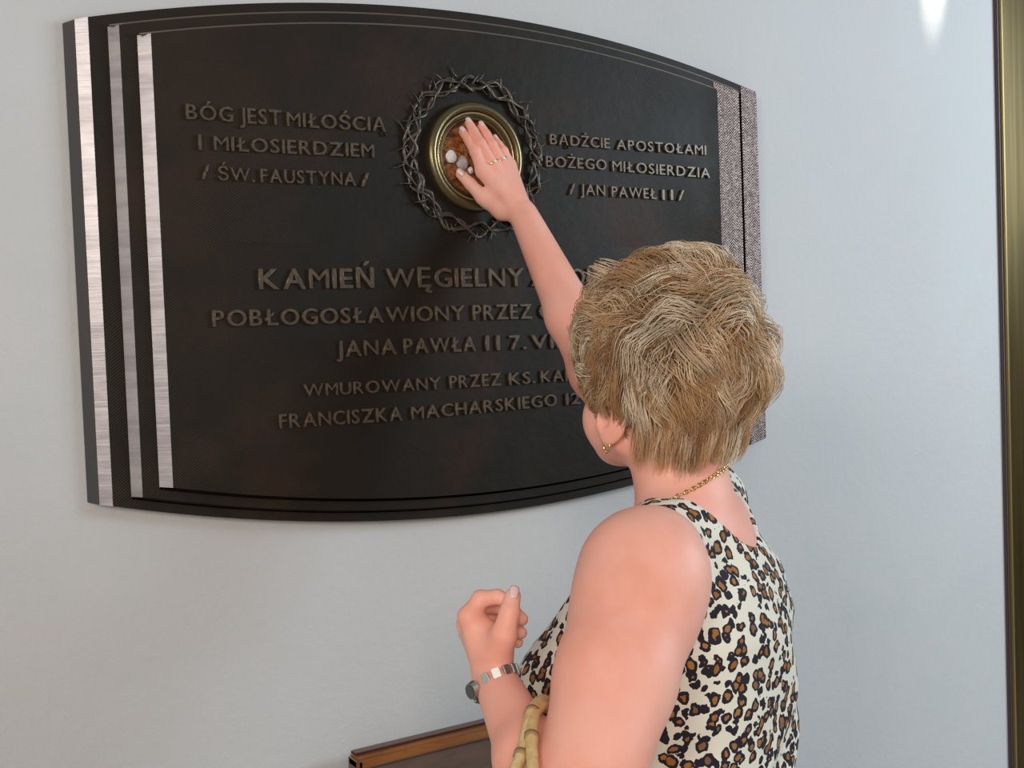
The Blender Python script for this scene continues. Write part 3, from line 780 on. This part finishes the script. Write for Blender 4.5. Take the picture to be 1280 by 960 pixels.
crown = np.array([.006, -.064, .085])
def sdist(p):
    q = (p-SCc)/SCr; k0 = np.linalg.norm(q, axis=-1); return (k0-1)*.09
def snorm(p):
    g = (p-SCc)/SCr**2; return g/np.linalg.norm(g, axis=-1, keepdims=True)
NST = 9
VV = []; FF = []; CC = []; voff = 0
nclump = 800; per = 30
def allowed(p):
    x, y, z = p
    if y > .045+.35*min(z, .1) and z < .075: return False
    if y > .085 and z < .10: return False
    if abs(x) > .05 and z < .0 and y > -.028: return False
    if z < -.035 and y > -.03: return False
    return True
hg = np.random.default_rng(11)
cl = []
while len(cl) < nclump:
    v3 = hg.normal(size=3); v3 /= np.linalg.norm(v3); p = SCc+SCr*v3
    if v3[2] < -.93 or not allowed(p): continue
    cl.append(p)
blonde = np.array([[.74, .49, .27], [.88, .66, .43], [.62, .37, .18], [.46, .25, .11], [.95, .78, .58], [.72, .52, .34]])
for p0 in cl:
    dist_c = np.linalg.norm(p0-crown)
    top = np.clip((p0[2]-.03)/.09, 0, 1); nape = np.clip((.012-p0[2])/.03, 0, 1)*(p0[1] < 0)
    cns = [crown, crown+np.array([-.040, .012, .004])]; cc_ = min(cns, key=lambda q: np.linalg.norm(p0-q)); dist_c = np.linalg.norm(p0-cc_); cj = cc_+hg.normal(size=3)*.008; cj2 = np.exp(-dist_c/.03)
    L = (.075+.030*top-.027*nape)*hg.uniform(.75, 1.25)
    nrm0 = snorm(p0)
    lift = (.62+.35*top+.4*cj2)*hg.uniform(.7, 1.35)*(1-.75*nape)
    wavea = hg.uniform(.15, .80)*(1-.6*nape); wavef = hg.uniform(5, 10); wavep = hg.uniform(0, 6.28); swirl = hg.uniform(-.45, .45)+.35*(np.exp(-dist_c/.05))
    side = np.clip(abs(p0[0])/.08, 0, 1)
    base_c = blonde[hg.integers(0, 6)]*hg.uniform(.85, 1.12)
    hmax = .040*hg.uniform(.8, 1.15)
    if hg.random() < .04: hmax = .062; lift *= 1.5
    # per strand
    R0 = hg.normal(size=(per, 3))*.0052
    pp = p0+R0; qn = (pp-SCc)/SCr; pp = SCc+SCr*qn/np.linalg.norm(qn, axis=1, keepdims=True)
    pos = pp.copy(); path = [pos.copy()]
    Ls = L*hg.uniform(.82, 1.1, per); ctr = None
    jit = hg.normal(size=(per, 3))*.075
    for k in range(NST-1):
        s_ = k/(NST-2)
        n_ = snorm(pos); rad = pos-cj; rad = rad-n_*(rad*n_).sum(1, keepdims=True); rad /= np.linalg.norm(rad, axis=1, keepdims=True)+1e-6
        grav = np.array([0, 0, -1.])-n_*(n_@np.array([0, 0, -1.]))[:, None]
        gw = .25+.9*(1-top)
        fwd = np.array([0, 1., 0]); fwd = fwd-n_*(n_@fwd)[:, None]
        fl = rad+gw*grav+.45*side*fwd*(p0[1] > -.055)
        tang = np.cross(n_, fl); fl = fl+tang*(swirl+wavea*math.sin(wavef*s_+wavep))
        fl /= np.linalg.norm(fl, axis=1, keepdims=True)+1e-6
        lowm = np.clip((.0-pos[:, 2:3])/.03, 0, 1)*(pos[:, 1:2] < -.02)
        fl = fl*(1-lowm)+lowm*np.array([0, .12, -1.])
        h_ = sdist(pos)
        lf = lift*(1-s_*1.55)
        lf = np.where(h_ > hmax, np.minimum(lf, -.15), lf); lf = np.where(h_ < .007, np.maximum(lf, .12), lf)
        dr = fl+n_*np.reshape(lf, (-1, 1))+jit*(.4+s_); dr /= np.linalg.norm(dr, axis=1, keepdims=True)
        pos = pos+dr*(Ls/(NST-1))[:, None]
        m_ = pos.mean(0); pos = pos+(m_-pos)*(.15 if s_ > .25 else 0)
        path.append(pos.copy())
    path = np.stack(path, 1)                      # per,NST,3
    W_ = HE+path@HM.astype(float)                # HM rows are axes
    rr = np.interp(np.linspace(0, 1, NST), [0, .5, 1], [.00054, .00050, .00014])
    tn = np.gradient(W_, axis=1); tn /= np.linalg.norm(tn, axis=2, keepdims=True)+1e-9
    ref = np.array([.3, .5, .8]); a_ = np.cross(tn, ref); a_ /= np.linalg.norm(a_, axis=2, keepdims=True)+1e-9; b_ = np.cross(tn, a_)
    ring = np.stack([W_+(a_*math.cos(2*math.pi*k/3)+b_*math.sin(2*math.pi*k/3))*rr[None, :, None] for k in range(3)], 2)  # per,NST,3(k),3
    VV.append(ring.reshape(-1, 3))
    ids = np.arange(per*NST*3).reshape(per, NST, 3)+voff
    for k in range(3):
        k2 = (k+1) % 3
        FF.append(np.stack([ids[:, :-1, k], ids[:, :-1, k2], ids[:, 1:, k2], ids[:, 1:, k]], -1).reshape(-1, 4))
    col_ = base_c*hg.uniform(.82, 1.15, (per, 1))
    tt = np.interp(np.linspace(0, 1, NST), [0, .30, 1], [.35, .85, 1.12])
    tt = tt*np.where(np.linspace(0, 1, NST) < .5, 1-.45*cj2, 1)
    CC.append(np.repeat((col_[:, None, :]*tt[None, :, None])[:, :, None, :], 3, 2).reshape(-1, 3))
    voff += per*NST*3
VV = np.concatenate(VV); FF = np.concatenate(FF); CC = np.clip(np.concatenate(CC), 0, 1)
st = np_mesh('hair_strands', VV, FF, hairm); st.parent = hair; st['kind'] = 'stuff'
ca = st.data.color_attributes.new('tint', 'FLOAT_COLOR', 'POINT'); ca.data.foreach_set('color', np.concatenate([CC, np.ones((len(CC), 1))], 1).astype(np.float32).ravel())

# ------------------------------------------------------------------ jewellery, watch, bag
goldj = mat('jewellery_gold', (.83, .60, .28), .22, 1.0); silver = mat('watch_steel', (.45, .45, .42), .38, 1.0); gem = mat('ring_stone', (.9, .9, .92), .08, 0, 1)
dial = mat('watch_dial', (.03, .045, .035), .08, 0, .8)
def oriented(o, c, X_, Y_, Z_):
    M = Matrix(((X_[0], Y_[0], Z_[0], c[0]), (X_[1], Y_[1], Z_[1], c[1]), (X_[2], Y_[2], Z_[2], c[2]), (0, 0, 0, 1)))
    o.matrix_local = M
neck = empty('necklace', (-NB[0], -NB[1], 0), root); neck['label'] = 'thin gold chain necklace'
lv, lf_ = tube_data([(0, .0021*math.cos(a), .0033*math.sin(a)) for a in np.linspace(0, 2*math.pi, 10, endpoint=False)], .0008, 5, False, True)
lme = None; nl = 120; pts = []
axis0 = B(0, .002, 0)
for i in range(nl):
    a = 2*math.pi*i/nl; dr = math.cos(a)*(-Fw)+math.sin(a)*(-Rt)
    z_ = .058-.031*(1-math.cos(a))
    o0 = axis0+Up*z_
    rs = np.linspace(.03, .16, 260).astype(np.float32); d_ = body_sdf((o0+rs[:, None]*dr).astype(np.float32))
    k = np.argmax(d_ > .0012); pts.append(o0+rs[k]*dr)
pts = np.array(pts); pts = (pts+np.roll(pts, 1, 0)+np.roll(pts, -1, 0))/3
for i in range(nl):
    t_ = pts[(i+1) % nl]-pts[i-1]; t_ /= np.linalg.norm(t_); rdl = pts[i]-axis0; rdl[2] = 0; rdl -= t_*(rdl@t_); rdl /= np.linalg.norm(rdl); sd = np.cross(t_, rdl)
    if lme is None: o = mesh_obj('link', lv, lf_, goldj, neck, True); lme = o.data
    else: o = bpy.data.objects.new('link', lme); COL.objects.link(o); o.parent = neck
    X_ = rdl if i % 2 else sd; Y_ = np.cross(t_, X_)
    oriented(o, pts[i]+rdl*.0008, X_, Y_, t_)
# earring: small gold hoop under the left ear
ec = Hd(-.083, -.001, -.050)
V, Fc = tube_data([ec+HF*.0055*math.cos(a)+HU*.0062*math.sin(a) for a in np.linspace(0, 2*math.pi, 24, endpoint=False)], .0016, 8, False, True)
e_ = pobj(mesh_obj('earring', V, Fc, goldj, None, True)); e_['label'] = 'small gold hoop earring'
bm = bmesh.new(); bmesh.ops.create_uvsphere(bm, u_segments=10, v_segments=8, radius=.0024, matrix=Matrix.Translation(ec-HU*.0062)); bm_obj('bead', bm, goldj, e_, True)
def fring(fing, t_, r, label, stone):
    q = RH[fing]; d = q[1]-q[0]; L_ = np.linalg.norm(d); d /= L_; c = q[0]+d*L_*t_
    n_ = np.array([0, -1., 0]); n_ -= d*(n_@d); n_ /= np.linalg.norm(n_); s = np.cross(d, n_)
    V, Fc = tube_data([c+(n_*math.cos(a)+s*math.sin(a))*r for a in np.linspace(0, 2*math.pi, 28, endpoint=False)], .0011, 6, False, True, 1.4)
    o = pobj(mesh_obj('finger_ring', V, Fc, goldj, None, True)); o['label'] = label
    if stone:
        bm = bmesh.new(); bmesh.ops.create_icosphere(bm, subdivisions=1, radius=.0032, matrix=Matrix.Translation(c+n_*(r+.0015))); bm_obj('stone', bm, gem, o)
fring('middle', .16, .0107, 'ring with pale stone on middle finger', True)
fring('ring', .18, .0104, 'gold ring on ring finger', True)
# watch
wd_ = (EL-WL)/np.linalg.norm(EL-WL); wc = WL+wd_*.004
ax_ = wd_*.86+CR*.10+np.array([0, 0, .0]); ax_ = wd_+.30*CR; ax_ /= np.linalg.norm(ax_)
tc_ = -CF-ax_*((-CF)@ax_); tc_ /= np.linalg.norm(tc_); sc_ = np.cross(ax_, tc_)
ax_ = -CU*.86+CR*.36-CF*.34; ax_ /= np.linalg.norm(ax_)
tc_ = -CF-ax_*((-CF)@ax_); tc_ /= np.linalg.norm(tc_); sc_ = np.cross(ax_, tc_)
wat = empty('wristwatch', (-NB[0], -NB[1], 0), root); wat['label'] = 'loose steel bracelet wristwatch with small dark dial'
def band(a, extra=0.0):
    rd = tc_*math.cos(a)+sc_*math.sin(a); lf = max(0.0, -float(rd@CR))
    o0 = at(614, 851, 1.233)+ax_*(.014*lf**2)
    rs = np.linspace(.012, .06, 160).astype(np.float32); d_ = body_sdf((o0+rs[:, None]*rd).astype(np.float32)); k = np.argmax(d_ > .0022)
    return o0+rd*(rs[k]+.004*lf+extra), rd
nlk = 22; ring_ = [band(2*math.pi*i/nlk) for i in range(nlk)]
ai = max(range(nlk), key=lambda i: float(ring_[i][1]@(-CF*.72-CR*.70)))
bm = bmesh.new(); box_bm(bm, (0, 0, 0), (.0032, .0088, .0115), .0009); lk = None
for i in range(nlk):
    if min((i-ai) % nlk, (ai-i) % nlk) <= 1: continue
    tg = ring_[(i+1) % nlk][0]-ring_[i-1][0]; tg /= np.linalg.norm(tg); rd = ring_[i][1]; rd = rd-tg*(rd@tg); rd /= np.linalg.norm(rd); zz = np.cross(rd, tg)
    if lk is None: o = bm_obj('bracelet_link', bm, silver, wat); lk = o.data
    else: o = bpy.data.objects.new('bracelet_link', lk); COL.objects.link(o); o.parent = wat
    oriented(o, ring_[i][0], rd, tg, zz)
tg = ring_[(ai+1) % nlk][0]-ring_[ai-1][0]; tg /= np.linalg.norm(tg); rd = ring_[ai][1]; rd = rd-tg*(rd@tg); rd /= np.linalg.norm(rd); zz = np.cross(rd, tg); wc = ring_[ai][0]
bm = bmesh.new(); bmesh.ops.create_cone(bm, cap_ends=True, segments=32, radius1=.0125, radius2=.0112, depth=.006); bmesh.ops.scale(bm, vec=(1, .75, 1), verts=bm.verts); o = bm_obj('watch_case', bm, silver, wat); oriented(o, wc+rd*.001, tg, zz, rd)
bm = bmesh.new(); bmesh.ops.create_cone(bm, cap_ends=True, segments=32, radius1=.0098, radius2=.0094, depth=.0012); bmesh.ops.scale(bm, vec=(1, .75, 1), verts=bm.verts); o = bm_obj('watch_dial', bm, dial, wat); oriented(o, wc+rd*.0043, tg, zz, rd)

# handbag on the bent arm
bamb = mat('bamboo', (.66, .47, .20), .35, 0, .5); t = NT(bamb); v = t.coord((40, 40, 6)); t.col(t.ramp(t.noise(v, 3, 3), [(.3, (.58, .37, .13)), (.7, (.76, .58, .30))]))
bambd = mat('bamboo_joint', (.36, .22, .09), .5)
straw = mat('straw_weave', (.50, .34, .16), .8); t = NT(straw); v = t.coord((90, 90, 90)); wv_ = t.new('ShaderNodeTexWave'); wv_.inputs['Scale'].default_value = 1.2; wv_.inputs['Distortion'].default_value = 1.5; t.l.new(v, wv_.inputs['Vector']); t.bump(wv_.outputs['Fac'], .6, .003)
bdir = (EL-WL); bdir[2] = 0; bdir /= np.linalg.norm(bdir); bside = np.cross(Up, bdir)
bc0 = (at(634, 1000, 1.03)+at(715, 1000, 1.15))/2; bc0 = bc0+bdir*.02-bside*0
bo = np.array([bc0[0], bc0[1], bc0[2]-.36])
bag = empty('handbag', tuple(bo)); tag(bag, 'straw handbag with bamboo handles hanging from the crook of the woman\'s bent arm', 'handbag')
V = []; Fc = []; NA = 40
lv_ = [(.0, .085, .030), (.006, .105, .040), (.05, .125, .048), (.13, .122, .044), (.19, .105, .030), (.196, .099, .026), (.19, .096, .024), (.06, .112, .036)]
for z_, a_, b_ in lv_:
    for k in range(NA):
        t_ = 2*math.pi*k/NA; c_k, s_k = math.cos(t_), math.sin(t_)
        p = bdir*a_*math.copysign(abs(c_k)**.7, c_k)+bside*b_*math.copysign(abs(s_k)**.7, s_k); V.append((p[0], p[1], z_))
for i in range(len(lv_)-1):
    for k in range(NA): k2 = (k+1) % NA; Fc.append((i*NA+k, i*NA+k2, (i+1)*NA+k2, (i+1)*NA+k))
Fc.append(tuple(range(NA-1, -1, -1))); Fc.append(tuple((len(lv_)-1)*NA+k for k in range(NA)))
mesh_obj('bag_body', V, Fc, straw, bag, True)
du_ = (EL-WL)/np.linalg.norm(EL-WL)
def handle(shift, sgn):
    base_ = [at(634, 1000, 1.03), at(643, 966, 1.035), at(657, 938, 1.06), at(677, 917, 1.10), at(700, 925, 1.15), at(715, 955, 1.165), at(715, 1000, 1.155)]
    pts = [p+du_*shift for p in base_]
    e0 = bo+Up*.185+bdir*(.05*sgn+.0)+bside*.028; e1 = bo+Up*.185+bdir*(.05*sgn)-bside*.028
    if np.linalg.norm(e0-pts[0]) > np.linalg.norm(e1-pts[0]): e0, e1 = e1, e0
    pts = np.array(spline([e0]+pts+[e1], 7))
    for _ in range(30):
        d_ = body_sdf(pts.astype(np.float32)); g_ = np.zeros_like(pts)
        for k in range(3):
            dd = np.zeros(3, np.float32); dd[k] = .002; g_[:, k] = body_sdf((pts+dd).astype(np.float32))-body_sdf((pts-dd).astype(np.float32))
        g_ /= np.linalg.norm(g_, axis=1, keepdims=True)+1e-9; m_ = np.clip(.0088-d_, 0, .006); pts = pts+g_*m_[:, None]
        pts[2:-2] = pts[2:-2]*.7+(pts[1:-3]+pts[3:-1])*.15
    pts = [p-bo for p in pts]
    rr = [.0060+(.0011 if k % 8 == 3 else 0) for k in range(len(pts))]
    o = tube('handle', pts, rr, bamb, bag, 12)
    for k in range(3, len(pts)-1, 8):
        d = pts[k+1]-pts[k-1]; d /= np.linalg.norm(d)
        tube('bamboo_joint', [pts[k]-d*.003, pts[k]+d*.003], .0076, bambd, o, 12)
handle(0, -1); handle(.040, 1)
